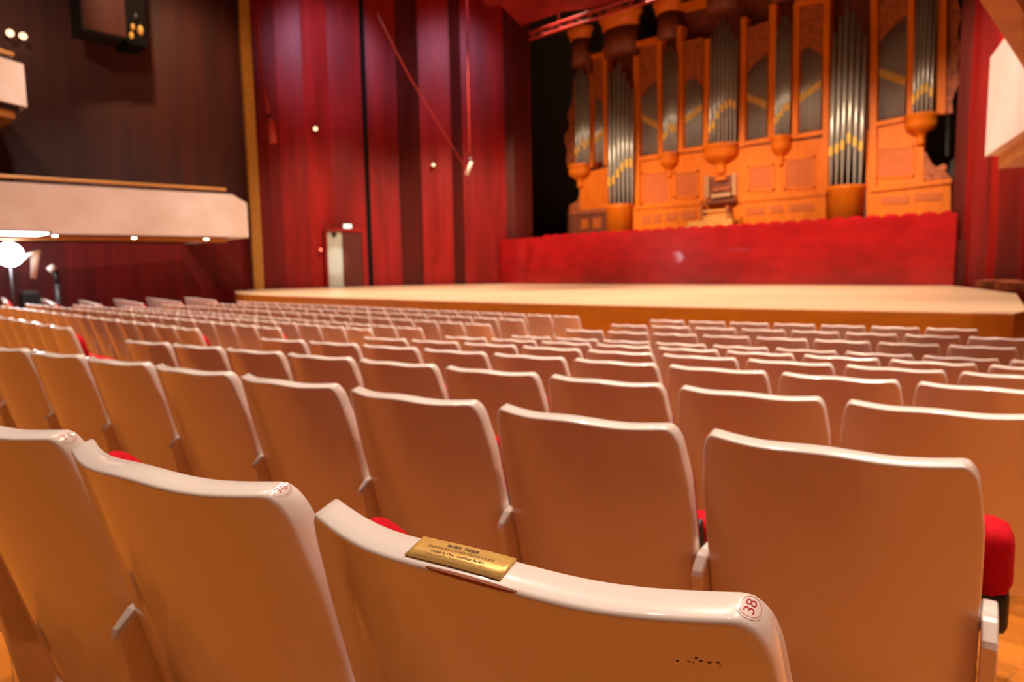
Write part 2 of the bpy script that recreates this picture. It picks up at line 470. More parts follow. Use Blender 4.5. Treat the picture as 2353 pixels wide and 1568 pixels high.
def number_sticker(seat, num, xa, tc=THK*.54, rad=.0112):
    root_m = MB(); vs, fs = disc_pts(rad*1.17)
    root_m.add([surf_top(xa-p[1], tc+p[0], .0003) for p in vs], fs, True)
    st = root_m.build('number_sticker', M['sticker'], seat)
    st['label'] = f'round printed seat number {num}' if num else 'round seat number sticker'
    m = MB(); vs, fs = ring_pts(rad*.967, rad)
    m.add([surf_top(xa-p[1], tc+p[0], .0006) for p in vs], fs)
    m.build('printed_ring', M['redink'], st)
    if num:
        m = MB(); vs, fs = text_mesh(num, rad*1.42, -.0001)
        m.add([surf_top(xa-p[1], tc+p[0], .0006) for p in vs], fs)
        m.build('printed_number', M['redink'], st)
number_sticker(seats[(1, -1)], '38', .482)
number_sticker(seats[(1, -2)], '36', .482)
number_sticker(seats[(1, -3)], '34', .490)
for k in (-3, -2, -1, 0): number_sticker(seats[(2, k)], None, .482)

s38 = seats[(1, -1)]
PX0, PX1, PT0, PT1 = .1825, .2880, .0066, .0352
plaque = thing('brass_plaque', 'engraved brass plaque fixed on top edge of the seat numbered 38', 'plaque')
plaque.location = s38.location; plaque.rotation_euler = s38.rotation_euler
def plq(x, t, d): return surf_top(x, t, d)
m = MB(); nx = 24
top = [plq(PX0+(PX1-PX0)*i/nx, t, .0022) for t in (PT0, PT1) for i in range(nx+1)]
bot = [plq(PX0+(PX1-PX0)*i/nx, t, .0010) for t in (PT0, PT1) for i in range(nx+1)]
n1 = nx+1
m.add(top, [(i, i+1, n1+i+1, n1+i) for i in range(nx)], True); m.add(bot, [(i, n1+i, n1+i+1, i+1) for i in range(nx)], True)
loopi = list(range(n1))+list(range(2*n1-1, n1-1, -1)); K = len(loopi)
m.add([top[i] for i in loopi]+[bot[i] for i in loopi], [(k, (k+1) % K, (k+1) % K+K, k+K) for k in range(K)])
plate = m.build('plate', M['brass'], plaque)
m = MB()
p2 = [plq(PX0+.001+(PX1-PX0-.002)*i/nx, t, .0009) for t in (PT0+.0006, PT1-.0006) for i in range(nx+1)]
m.add(p2, [(i, i+1, n1+i+1, n1+i) for i in range(nx)])
m.build('adhesive_pad', M['black'], plaque)
cx = (PX0+PX1)/2; hgt = PT1-PT0
for body, size, tcen, mt, bold in (
        ('同心無界   藝術無限', .0040, .800, 'ink', .00012),
        ('感謝張榮發基金會支持國家兩廳院多元友善席', .0037, .625, 'inklt', 0.),
        ('United As One   Limitless As Art', .0044, .435, 'ink', .00010),
        ('Thanks to CHANG YUNG-FA FOUNDATION.', .0034, .275, 'inklt', 0.),
        ('for the support of our Removable Armrest Seating Program.', .0035, .125, 'inklt', 0.)):
    m = MB(); vs, fs = text_mesh(body, size, bold)
    m.add([plq(cx+p[0], PT0+hgt*tcen+p[1], .00235) for p in vs], fs)
    m.build('engraved_line', M[mt], plate)
# worn patches on the seat with the plaque
def patch(seat, pts, name, mname, off):
    m = MB(); n = len(pts)//2
    m.add([map_seat(x, s, t) if off == 0 else map_seat(x, s-off*.7, t-off*.7) for x, s, t in pts],
          [(i, i+1, n+i+1, n+i) for i in range(n-1)])
    return m.build(name, M[mname], seat)
pts = []
N = 26
for row in (0, 1):
    for i in range(N):
        x = .214+.093*i/(N-1); w = math.sin(math.pi*i/(N-1))**.6
        j = random.uniform(-.25, .25)
        if row == 0: pts.append((x, .0003, .0008+.0016*w*(1+j*.7)))
        else: pts.append((x, .0010+.0030*w*(1+j*.4), 0.))
a = MB(); n = N
A = [map_seat(x, s-.0008, t) for x, s, t in pts[:N]]; B = [map_seat(x, s, -.0004) for x, s, t in pts[N:]]
mid = [map_seat(pts[i][0], .0010, .0004) for i in range(N)]
mid = [tuple(np.array(q)+np.array([0, -.0004, .0003])) for q in mid]
a.add(A+mid+B, [(r*N+i, r*N+i+1, (r+1)*N+i+1, (r+1)*N+i) for r in (0, 1) for i in range(N-1)])
ch = a.build('chipped_edge', M['chip'], s38); ch['label'] = 'strip of chipped lacquer baring brown wood'
sc_ = MB()
for i in range(11):
    x = .444+random.uniform(-.016, .016); s = .040+random.uniform(-.003, .004); r = random.uniform(.0004, .0011)
    sc_.add([map_seat(x+r*1.6*math.cos(2*math.pi*k/7), s+r*.7*math.sin(2*math.pi*k/7), -.0004) for k in range(7)], [tuple(range(7))])
o = sc_.build('scuff_mark', M['scuff'], s38); o['label'] = 'dark scuffs on the rear of the shell'

# ------------------------------------------------------------------ floor
zrow = [(-6, .46+.0), (-.1, 0)]
def floor_z(s):
    rows = sorted(ZT)
    ys = [8.27-(10-r)*.946 for r in rows]; zs = [zfloor(r) for r in rows]
    if s <= ys[0]: return zs[0]+(ys[0]-s)*.076
    if s >= ys[-1]: return zs[-1]
    return float(np.interp(s, ys, zs))
def svar(X, Y):
    a = abs(X-XC)
    return Y if a < 7.05 else Y-(a-7.05)*math.tan(DL)
m = MB(); gx = np.linspace(-34, 8, 85); gy = np.concatenate([np.linspace(-6, 9, 61), [10, 12, 18, 26, 30]])
vs = [(x, y, floor_z(svar(x, y))) for y in gy for x in gx]
nx = len(gx)
m.add(vs, [(j*nx+i, j*nx+i+1, (j+1)*nx+i+1, (j+1)*nx+i) for j in range(len(gy)-1) for i in range(nx-1)], True)
tag(m.build('floor', M['floor'], None), kind='structure')

# ------------------------------------------------------------------ stage
ZS = EYE[2]-.69
front = [(-22.95, 10.60), (-19.7, 10.28), (-17.0, 10.14), (-15.1, 10.15), (-12.15, 10.17), (-9.2, 10.17), (-7.1, 10.34), (-4.9, 10.58), (-1.35, 11.07)]
outline = front+[(-1.30, 11.9), (-2.15, 17.8), (-2.85, 19.6), (-3.5, 21.4), (-4.40, 23.45), (-21.2, 23.45), (-22.7, 23.9), (-26.65, 18.5), (-28.0, 14.3), (-26.6, 12.2)]
stage = thing('stage_platform', 'broad pale wooden stage platform with orange front in front of the seats', 'stage', (XC, 15, ZS))
m = Loc(stage); m.prism([(x, y, ZS) for x, y in outline], (0, 0, -.012)); m.build('stage_deck', M['stage'], stage)
m = Loc(stage)
inn = outline
m.prism([(x, y, ZS-.012) for x, y in inn], (0, 0, -(ZS-.012))); m.build('stage_front', M['fascia'], stage)
# risers stacked on the right side of the stage
riser = thing('wooden_riser', 'low brown wooden riser along the right wall of the stage', 'riser', (-1.6, 20, ZS))
m = Loc(riser)
for x0, x1, y0, y1, h in ((-2.05, .0, 17.9, 19.3, .20), (-2.75, -1.2, 19.35, 20.9, .20), (-3.4, -2.6, 20.95, 22.3, .20)):
    m.box((x0, y0, ZS), (x1, y1, ZS+h))
m.build('riser_deck', M['carve'], riser)

# ------------------------------------------------------------------ walls of the stage
TOP = 15.5
def wall_strip(name, pts, mats, z0, z1, th=.25, kind='structure', sub=None):
    """vertical facets along a plan polyline; every facet has its own tone"""
    mb = MB(); mi = []
    for i, (a, b) in enumerate(zip(pts, pts[1:])):
        a = np.array(a, float); b = np.array(b, float); d = b-a; n = np.array([-d[1], d[0]])/np.hypot(*d)*th
        q = [a, b, b+n, a+n]
        f0 = len(mb.f); mb.prism([(p[0], p[1], z0) for p in q], (0, 0, z1-z0)); mi += [i]*(len(mb.f)-f0)
    me = bpy.data.meshes.new(name); me.from_pydata(mb.v, [], mb.f)
    used = []
    for x in mats:
        if x not in used: used.append(x)
    for x in used: me.materials.append(M[x])
    me.polygons.foreach_set('material_index', [used.index(mats[i]) for i in mi]); me.update()
    import bmesh
    bm = bmesh.new(); bm.from_mesh(me); bmesh.ops.recalc_face_normals(bm, faces=bm.faces); bm.to_mesh(me); bm.free()
    o = bpy.data.objects.new(name, me); COL.objects.link(o)
    return tag(o, kind=kind)
def on_line(px, A, B, v=640):
    """plan point where the view ray through column px meets the line A-B"""
    d = ray(px, v)[:2]; A = np.array(A); e = np.array(B)-A
    t, s = np.linalg.solve(np.array([[d[0], -e[0]], [d[1], -e[1]]]), A-EYE[:2])
    return A+e*s
A0, A1, A2 = (-28.35, 14.3), (-26.95, 18.75), (-22.6, 24.1)
cols1 = [605, 660, 716, 775, 847]
cols2 = [858, 925, 975, 1045, 1070, 1166, 1186, 1226]
def zig(cols, A, B, amp):
    out = []
    for i, c in enumerate(cols):
        p = on_line(c, A, B); d = np.array(B)-np.array(A); n = np.array([-d[1], d[0]])/np.hypot(*d)
        out.append(p+n*(amp if i % 2 else 0))
    return out
z1 = zig(cols1, A0, A1, .10); z2 = zig(cols2, A1, A2, .16)
wall_strip('wall_stage_left', z1+z2, ['red3', 'red2', 'red', 'red2', 'gap', 'red2', 'reddark', 'red', 'reddark', 'red2', 'reddark', 'reddark'], 0, TOP)  # facet reds step lighter and darker: light and shade put into colour
# gilded strip at the corner of hall and stage
g0 = on_line(571, (-27.6, 13.0), (-28.35, 14.3)); g1 = on_line(606, (-27.8, 14.0), (-28.35, 14.3))
m = MB(); p = at_y(586, 640, 13.7)
m.prism([(p[0]-.28, 13.72, 0), (p[0]+.24, 13.55, 0), (p[0]+.30, 13.95, 0), (p[0]-.22, 14.1, 0)], (0, 0, TOP))
tag(m.build('trim_1', M['gold'], None), kind='structure')
# hall wall left
wall_strip('wall_left', [(-28.6, 13.9), (-30.3, 6), (-32.0, -3)], ['hallwall', 'hallwall'], 0, TOP, -.3)
wall_strip('wall_left_lower', [(-28.55, 13.85), (-30.2, 6), (-31.9, -3)], ['red3', 'red3'], 0, EYE[2]+1.5, -.05)
wall_strip('wall_right', [(4.25, 13.9), (5.95, 6), (7.6, -3)], ['hallwall', 'hallwall'], 0, TOP, .3)
wall_strip('wall_corner', [(-28.9, 13.7), (p[0]-.2, 14.0)], ['hallwall'], 0, TOP, .2)
# parapet in front of the choir stalls, organ loft floor and black back wall
ZP = EYE[2]+1.41
par = tag(bpy.data.objects.new('choir_parapet', None), 'tall glossy red wooden parapet across the back of the stage', 'parapet'); COL.objects.link(par)
par.location = (XC, 23.5, ZS)
m = Loc(par); m.box((-22.9, 23.5, ZS), (-4.35, 23.75, ZP)); m.build('parapet_panel', M['parapet'], par)
m = MB(); m.box((-24.5, 23.75, 0), (-3.4, 31, EYE[2]+.62)); tag(m.build('floor_choir', M['reddark'], None), kind='structure')
m = MB(); m.box((-27, 29.5, 0), (2, 29.8, TOP+4)); tag(m.build('wall_back', M['blackwall'], None), kind='structure')
# right stage wall
B0, B1 = (-4.42, 23.9), (1.6, 18.7)
cols3 = [2187, 2206, 2232, 2262, 2291, 2340, 2365, 2420, 2500]
z3 = []
for i, c in enumerate(cols3):
    q = on_line(c, B0, B1, 500); d = np.array(B1)-np.array(B0); n = np.array([-d[1], d[0]])/np.hypot(*d)
    z3.append(q+n*(.14 if i % 2 else 0))
wall_strip('wall_stage_right', z3, ['reddark', 'red2', 'red3', 'red', 'red3', 'red2', 'red3', 'red3'], 0, TOP, .25)  # facet tones paint the lit and shaded flutes
# small red pilot lamps in the stage walls
def wall_lamp(u, v, A, B, r, mt, lab, name='wall_lamp', cat='lamp', group=None, out=.12):
    q = on_line(u, A, B, v); d = np.array([-q[0], -q[1]]); d /= np.hypot(*d)
    t = math.hypot(q[0], q[1])-out-.2
    dr = ray(u, v); s = t/math.hypot(dr[0], dr[1]); P = EYE+dr*s
    root = thing(name, lab, cat, P, 0, group)
    b = Loc(root); b.sphere(P, r, 10); b.build('bulb', M[mt], root)
    b = Loc(root); w = P+np.array([-d[0], -d[1], 0])*.01
    b.tube([w, P+np.array([-d[0]*.3, -d[1]*.3, 0])], r*1.15, 12); b.build('housing', M['steel'], root)
    return root
wall_lamp(725, 296, A0, A1, .085, 'dimwarm', 'small warm lamp glowing high on the red wall above the open door')
wall_lamp(737, 574, A0, A1, .06, 'exitred', 'small red pilot lamp beside the open stage door')
wall_lamp(996, 379, A1, A2, .07, 'dimwarm', 'small pale lamp on the red stage wall left of the slanted fixture')

# ------------------------------------------------------------------ open door on the left stage wall
dA = on_line(750, A0, A1); dB = on_line(848, A0, A1)
dd = (dB-dA)/np.hypot(*(dB-dA)); dn = np.array([dd[1], -dd[0]])           # dn points on to the stage
def DW(px, v, out): 
    q = on_line(px, A0+dn*out, A1+dn*out, v); dr = ray(px, v); s = np.hypot(*q)/np.hypot(dr[0], dr[1]); return EYE+dr*s
A0n, A1n = np.array(A0), np.array(A1)
def DW(px, v, out):
    q = on_line(px, A0n+dn*out, A1n+dn*out, v); dr = ray(px, v); s = np.hypot(*q)/np.hypot(dr[0], dr[1]); return EYE+dr*s
dtop = DW(800, 531, .2)[2]
def door_box(mb, pa, pb, z0, z1, o0, o1):
    a = on_line(pa, A0n+dn*o1, A1n+dn*o1); b = on_line(pb, A0n+dn*o1, A1n+dn*o1)
    w = dn*(o0-o1)
    mb.prism([(a[0], a[1], z0), (b[0], b[1], z0), (b[0]+w[0], b[1]+w[1], z0), (a[0]+w[0], a[1]+w[1], z0)], (0, 0, z1-z0))
dc = (dA+dB)/2+dn*.2
door = thing('door_1', None, None, (dc[0], dc[1], ZS)); door['kind'] = 'structure'
m = Loc(door); door_box(m, 756, 790, ZS, dtop-.03, .12, .16); m.build('corridor_wall', M['pale'], door)
m = Loc(door); door_box(m, 790, 836, ZS, dtop-.05, .14, .20); m.build('door_leaf', M['doorleaf'], door)
m = Loc(door); door_box(m, 750, 756, ZS, dtop, .12, .28); door_box(m, 836, 844, ZS, dtop, .12, .28); door_box(m, 750, 844, dtop-.04, dtop+.14, .12, .28)
m.build('door_frame', M['red'], door)
m = Loc(door); P = DW(768, 539, .25); m.sphere(P, .10, 8); m.build('door_closer', M['black'], door)
P = DW(799, 520, .32)
ex = thing('exit_sign', 'small glowing pale green exit sign above the open stage door', 'sign', P)
m = Loc(ex); e3 = np.array([dd[0], dd[1], 0]); n3 = np.array([dn[0], dn[1], 0])
q = [P-e3*.20-np.array([0, 0, .1]), P+e3*.20-np.array([0, 0, .1]), P+e3*.20+np.array([0, 0, .1]), P-e3*.20+np.array([0, 0, .1])]
m.prism([x-n3*.14 for x in q], n3*.12); m.build('sign_case', M['pale'], ex)
m = Loc(ex); q2 = [P+(x-P)*.86 for x in q]; m.prism([x-n3*.018 for x in q2], n3*.012); m.build('sign_face', M['exitgreen'], ex)

# ------------------------------------------------------------------ hanging bits on the stage wall
def cable(name, pts, r, label, cat, m_='redmetal', n=6):
    root = thing(name, label, cat, pts[0]); b = Loc(root); b.tube(pts, r, n); b.build('strand', M[m_], root); return root
hc = cable('hanging_cable', [at_y(583, -30, 13.2), at_y(592, 80, 13.2), at_y(598, 150, 13.2), at_y(606, 205, 13.2), at_y(618, 268, 13.2)], .06,
           'red hanging cable with weight beside the gilded strip', 'cable')
m = Loc(hc); m.tube([at_y(618, 266, 13.2), at_y(621, 275, 13.2), at_y(627, 328, 13.2)], [.09, .15, .14], 12); m.build('weight', M['redmetal'], hc)
cable('stay_wire', [at_y(838, -20, 15.2), at_y(940, 175, 17.2), at_y(1075, 395, 19.8)], .022, 'thin stay wire running diagonally down the red stage wall', 'wire')
cable('drop_wire', [at_y(1072, -20, 19.6), at_y(1079, 354, 19.6)], .035, 'thin vertical wire hanging over the slanted fixture', 'wire')
fx = thing('slanted_fixture', 'small pale slanted light fixture hanging before the red stage wall', 'light fixture', at_y(1078, 385, 19.6))
m = Loc(fx); m.tube([at_y(1072, 402, 19.5), at_y(1084, 372, 19.6)], .075, 10); m.build('fixture_body', M['ivory'], fx)
m = Loc(fx); m.tube([at_y(1084, 372, 19.6), at_y(1079, 362, 19.6)], .05, 8); m.build('bracket', M['steel'], fx)

# ------------------------------------------------------------------ pipe organ
YO = 26.9
ZB = EYE[2]+.62
org = thing('pipe_organ', 'large orange oak pipe organ with silver pipes above the red parapet', 'organ', (XC, YO, ZB))
def XZ(u, v, y=YO): p = at_y(u, v, y); return p
def slab(px, yf, dep, name, mt, parent=None):
    m = Loc(org); m.prism([at_y(u, v, yf) for u, v in px], (0, dep, 0)); return m.build(name, M[mt], parent or org)
def slabs(lst, yf, dep, name, mt):
    for px in lst: slab(px, yf, dep, name, mt)
BASE = 560
# backing of the case behind the pipes
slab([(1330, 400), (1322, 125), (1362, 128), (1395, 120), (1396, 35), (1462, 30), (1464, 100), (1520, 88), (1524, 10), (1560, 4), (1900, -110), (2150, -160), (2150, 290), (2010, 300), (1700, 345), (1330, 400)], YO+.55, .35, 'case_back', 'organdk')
# lower case
slab([(1332, 560), (1332, 400), (1398, 384), (1398, 560)], YO, .5, 'lower_case', 'organ')
slab([(1458, 550), (1458, 366), (1615, 350), (1900, 316), (1900, 520), (1620, 545)], YO, .5, 'lower_case', 'organ')
slab([(1990, 510), (1990, 300), (2092, 278), (2122, 300), (2122, 510)], YO, .5, 'lower_case', 'organ')
# moulded rails
slab([(1458, 372), (1458, 362), (1520, 352), (1520, 362)], YO-.10, .12, 'rail', 'organ')
slab([(1562, 352), (1562, 343), (1618, 334), (1618, 345)], YO-.10, .12, 'rail', 'organ')
slab([(1700, 336), (1700, 326), (1775, 314), (1775, 325)], YO-.10, .12, 'rail', 'organ')
slab([(1822, 320), (1822, 310), (1895, 297), (1895, 308)], YO-.10, .12, 'rail', 'organ')
slab([(2004, 292), (2004, 282), (2085, 266), (2085, 277)], YO-.10, .12, 'rail', 'organ')
slab([(1455, 482), (1455, 473), (1612, 460), (1612, 470)], YO-.14, .16, 'ledge', 'organ')
slab([(1690, 466), (1690, 456), (1898, 438), (1898, 449)], YO-.14, .16, 'ledge', 'organ')
slab([(1998, 442), (1998, 431), (2187, 410), (2187, 421)], YO-.30, .34, 'ledge', 'organ')
slab([(1306, 494), (1306, 485), (1398, 478), (1398, 488)], YO-.14, .16, 'ledge', 'carve')
# plinth under the ledges
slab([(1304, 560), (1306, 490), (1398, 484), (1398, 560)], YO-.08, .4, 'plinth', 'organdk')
slab([(1455, 556), (1455, 480), (1610, 468), (1610, 556)], YO-.08, .4, 'plinth', 'organ')
slab([(1692, 530), (1692, 464), (1898, 447), (1898, 520)], YO-.08, .4, 'plinth', 'organ')
slab([(1998, 512), (1998, 440), (2184, 419), (2184, 508)], YO-.22, .5, 'plinth', 'organ')
# recessed carved panels
for q in ([(1478, 468), (1478, 400), (1536, 395), (1536, 466)], [(1553, 452), (1553, 400), (1600, 395), (1600, 450)],
          [(1722, 436), (1722, 386), (1774, 380), (1774, 434)], [(1806, 432), (1806, 370), (1868, 362), (1868, 428)],
          [(2017, 406), (2017, 344), (2096, 338), (2096, 402)]):
    slab(q, YO-.02, .06, 'carved_panel', 'carvepanel')
    (x0, y1), (_, y0), (x1, y0b), (_, y1b) = q
    fr = [[(x0-5, y1+4), (x0-5, y0-4), (x0, y0-4), (x0, y1+4)], [(x1, y1b+4), (x1, y0b-4), (x1+5, y0b-4), (x1+5, y1b+4)],
          [(x0-5, y0), (x0-5, y0-5), (x1+5, y0b-5), (x1+5, y0b)], [(x0-5, y1+5), (x0-5, y1), (x1+5, y1b), (x1+5, y1b+5)]]
    m = Loc(org)
    for f in fr: m.prism([at_y(u, v, YO-.05) for u, v in f], (0, .06, 0))
    m.build('panel_frame', M['organ'], org)
for x0, x1, ya, yb in ((1335, 1352, 505, 528), (1362, 1382, 502, 526), (1476, 1494, 495, 515), (1500, 1518, 493, 513), (1530, 1556, 490, 508), (1565, 1600, 486, 504),
                       (1712, 1755, 478, 494), (1768, 1800, 474, 490), (1812, 1870, 470, 486), (2025, 2090, 452, 470), (2100, 2165, 444, 462)):
    slab([(x0, yb), (x0, ya), (x1, ya-2), (x1, yb-2)], (YO-.25) if x0 > 2000 else YO-.11, .06, 'plinth_panel', 'carvepanel')
# stiles between the fields
for x0, x1, ya, yb in ((1388, 1396, 110, 380), (1458, 1470, 130, 480), (1512, 1522, 92, 355), (1557, 1570, 60, 350), (1615, 1627, 90, 340), (1698, 1711, 40, 338), (1764, 1780, 10, 322),
                       (1819, 1833, 10, 318), (1888, 1903, -30, 440), (1996, 2013, -60, 440), (2083, 2098, -90, 276), (2152, 2172, -90, 262), (1354, 1362, 170, 385)):
    slab([(x0, yb), (x0-(3 if x0 < 1600 else -4), ya), (x1-(3 if x0 < 1600 else -4), ya-2), (x1, yb-2)], YO-.12, .5, 'stile', 'organ')
# carved headers over the flat fields
for q in ([(1362, 225), (1362, 130), (1390, 122), (1390, 250), (1375, 222)], [(1470, 225), (1470, 100), (1514, 92), (1514, 182), (1492, 195)],
          [(1570, 190), (1570, 95), (1616, 85), (1616, 205), (1595, 172)], [(1711, 175), (1711, 65), (1765, 48), (1765, 120), (1738, 138)],
          [(1833, 120), (1833, 18), (1890, 4), (1890, 128), (1855, 104)], [(2013, 105), (2013, -60), (2085, -90), (2085, 30), (2050, 60)]):
    slab(q, YO-.02, .3, 'carved_header', 'carve')
# cornices
for q in ([(1355, 135), (1355, 126), (1392, 118), (1392, 127)], [(1462, 108), (1462, 96), (1522, 80), (1522, 94)], [(1562, 22), (1562, 8), (1628, -8), (1628, 6)],
          [(1826, 14), (1826, 2), (1892, -14), (1892, 0)]):
    slab(q, YO-.16, .5, 'cornice', 'organ')
# carved wings
def wing(pts, name): slab(pts, YO+.05, .2, name, 'carve')
wl = [(1326, 385), (1322, 180)]
for i in range(25):
    t = i/24; wl.append((1318-16*t**1.4-14*max(0, math.sin(math.pi*(t*1.25-.25)))*(.6+.4*math.sin(t*20)), 185+190*t))
wing(wl, 'carved_wing')
wr = [(2168, 262), (2174, -60)]
for i in range(25):
    t = i/24; wr.append((2205-2*t-16*max(0, t-.72)/.28+4*math.sin(t*26), -60+318*t))
wing(wr, 'carved_wing')
wing([(2118, 415), (2118, 345), (2128, 352), (2140, 375), (2152, 385), (2166, 376), (2176, 380), (2172, 394), (2184, 408), (2184, 415)], 'carved_wing')
wing([(1306, 490), (1308, 472), (1326, 462), (1340, 430), (1352, 440), (1352, 490)], 'carved_wing')

PIPES = []
def pipe(u, vt, vm, vb, wpx, y, gilt):
    """one flue pipe: body, mouth and tapering foot"""
    vmid = (vt+vb)/2
    pm = at_y(u, vmid, y); X = pm[0]
    zt, zm, zb = at_y(u, vt, y)[2], at_y(u, vm, y)[2], at_y(u, vb, y)[2]
    r = abs(at_y(u+wpx/2, vmid, y)[0]-X)
    m = Loc(org); m.tube([(X, y, zb), (X, y, zb+(zm-zb)*.1), (X, y, zm), (X, y, zm+.02), (X, y, zt)], [r*.28, r*.38, r*.97, r, r], 12)
    o = m.build('organ_pipe', M['tin'], org)
    h = max(r*3.0, .2)
    m = Loc(org)
    m.prism([(X-r*.8, y-r*.72, zm-h*.45), (X+r*.8, y-r*.72, zm-h*.45), (X+r*.8, y-r*.95, zm+h*.05), (X+r*.75, y-r*1.0, zm+h*.8), (X, y-r*1.02, zm+h*1.15), (X-r*.75, y-r*1.0, zm+h*.8), (X-r*.8, y-r*.95, zm+h*.05)], (0, -.02, 0))
    m.build('pipe_mouth', M['gilt' if gilt else 'tin'], o)
def tower(x0, x1, tops, mouths, bottom, dep=.38, gilt=True):
    n = len(tops)
    for i in range(n):
        c = 2*(i+.5)/n-1; w = (x1-x0)/n
        u = (x0+x1)/2+(x1-x0)/2*c*.98
        y = YO-dep*math.sqrt(max(1-(c*.92)**2, .05))
        pipe(u, tops[i], mouths[i], bottom, w*.76, y, gilt and mouths[i] is not None)
tower(1322, 1356, [168, 160, 157, 172, 180], [352, 345, 330, 338, 330], 378)
tower(1397, 1458, [168, 158, 146, 168, 190, 205], [422, 418, 402, 388, 380, 378], 470, .5)
tower(1524, 1557, [118, 108, 105, 118, 128], [318, 310, 294, 300, 296], 352)
tower(1629, 1695, [82, 62, 50, 46, 58, 72, 88], [300, 290, 268, 252, 244, 240, 244], 332, .5)
tower(1781, 1818, [60, 42, 35, 44, 58], [280, 272, 262, 250, 248], 314)
tower(1906, 1990, [78, 42, 8, 30, 55, 80], [352, 345, 338, 322, 330, 340], 428, .55)
tower(2099, 2150, [-20, -50, -70, -50, -20], [232, 222, 210, 205, 215], 266)
def field(x0, x1, n, top0, topm, top1, m0, m1, bot0, bot1):
    for i in range(n):
        t = (i+.5)/n; u = x0+(x1-x0)*t
        top = top0*(1-t)*(1-2*t)+4*topm*t*(1-t)+top1*t*(2*t-1)
        pipe(u, top, m0+(m1-m0)*t, bot0+(bot1-bot0)*t, (x1-x0)/n*.82, YO+.12, True)
field(1363, 1388, 6, 215, 222, 245, 330, 305, 377, 372)
field(1471, 1512, 9, 222, 195, 184, 270, 292, 362, 354)
field(1571, 1614, 9, 168, 172, 198, 285, 248, 347, 340)
field(1712, 1763, 10, 172, 140, 122, 225, 245, 328, 318)
field(1834, 1887, 10, 110, 106, 124, 235, 195, 310, 300)
field(2015, 2083, 10, 102, 66, 32, 168, 192, 282, 270)
# tower crowns, corbels and pedestals
def halfround(u0, u1, v_list, y, name, mt, dep):
    """half-round moulded block: v_list = (row, width factor) from the top down"""
    X0 = at_y(u0, v_list[0][0], y)[0]; X1 = at_y(u1, v_list[0][0], y)[0]
    cxx = (X0+X1)/2; r = (X1-X0)/2; uc = (u0+u1)/2
    m = Loc(org)
    rings = []
    for v, f in v_list:
        z = at_y(uc, v, y)[2]
        rings.append([(cxx+r*f*math.cos(a), y-dep*f*math.sin(a), z) for a in np.linspace(0, math.pi, 15)])
    k = 15
    vs = [p for R in rings for p in R]
    m.add(vs, [(i*k+j, i*k+j+1, (i+1)*k+j+1, (i+1)*k+j) for i in range(len(rings)-1) for j in range(k-1)], True)
    m.add(vs, [(i*k, (i+1)*k, (i+1)*k+k-1, i*k+k-1) for i in range(len(rings)-1)])
    m.add(rings[0], [tuple(range(k))]); m.add(rings[-1], [tuple(range(k-1, -1, -1))])
    return m.build(name, M[mt], org)
for u0, u1, v0, v1, dep in ((1308, 1364, 66, 92, .55), (1380, 1478, 28, 68, .75), (1504, 1570, 0, 32, .55), (1616, 1712, -70, -30, .75), (1766, 1832, -90, -55, .6)):
    h = v1-v0
    halfround(u0, u1, [(v0, 1), (v0+h*.35, 1.0), (v0+h*.5, .88), (v1, .80)], YO, 'tower_crown', 'organ', dep)
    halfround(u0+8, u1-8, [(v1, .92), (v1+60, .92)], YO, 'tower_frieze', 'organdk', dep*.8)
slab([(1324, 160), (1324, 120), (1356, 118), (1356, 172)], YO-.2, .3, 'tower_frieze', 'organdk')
for u0, u1, v0, v1, dep in ((1308, 1360, 378, 420, .5), (1518, 1562, 352, 396, .5), (1616, 1702, 332, 384, .62), (1772, 1822, 314, 366, .5), (2078, 2160, 264, 318, .6)):
    h = v1-v0
    halfround(u0, u1, [(v0, 1), (v0+h*.13, 1.0), (v0+h*.17, .9), (v0+h*.42, .94), (v0+h*.58, .86), (v0+h*.72, .62), (v0+h*.82, .34), (v1, .22), (v1+h*.12, .27), (v1+h*.26, .24), (v1+h*.36, .06)], YO, 'corbel', 'organ', dep)
for u0, u1, v0, v1, dep in ((1396, 1458, 470, 556, .6), (1902, 1990, 428, 516, .68)):
    h = v1-v0
    halfround(u0, u1, [(v0, 1.03), (v0+h*.1, 1.03), (v0+h*.14, .95), (v1, .95)], YO, 'pedestal', 'organ', dep)
# console in the middle
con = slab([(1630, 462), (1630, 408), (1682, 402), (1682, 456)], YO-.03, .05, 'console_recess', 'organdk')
for x0, x1, ya, yb in ((1619, 1629, 405, 456), (1682, 1692, 399, 450)):
    j = slab([(x0, yb), (x0, ya), (x1, ya-1), (x1, yb-1)], YO-.12, .12, 'stop_jamb', 'bone')
    m = Loc(org)
    for k in range(9):
        for c in (0.3, .7):
            p = at_y(x0+(x1-x0)*c, ya+4+(yb-ya-8)*k/8, YO-.13); m.sphere(p, .028, 5)
    m.build('stop_knobs', M['bone'], j)
slab([(1634, 456), (1634, 447), (1678, 441), (1678, 450)], YO-.28, .26, 'keyboard', 'bone')
slab([(1642, 416), (1642, 408), (1668, 405), (1668, 413)], YO-.16, .1, 'music_desk', 'organ')
slab([(1636, 441), (1636, 432), (1678, 427), (1678, 436)], YO-.2, .16, 'keyboard', 'carve')
slab([(1618, 470), (1618, 463), (1690, 455), (1690, 462)], YO-.34, .3, 'console_ledge', 'organdk')
bench = thing('organ_bench', 'wooden organ bench with stepped base before the organ console', 'bench', at_y(1645, 500, YO-1.0)*np.array([1, 1, 0])+np.array([0, 0, ZB]))
def bslab(px, yf, dep, name, mt):
    m = Loc(bench); m.prism([np.maximum(at_y(u, v, yf), (-99, -99, ZB)) for u, v in px], (0, dep, 0)); m.build(name, M[mt], bench)
bslab([(1616, 489), (1616, 484), (1672, 480), (1672, 485)], YO-1.1, .4, 'bench_seat', 'woodtrim')
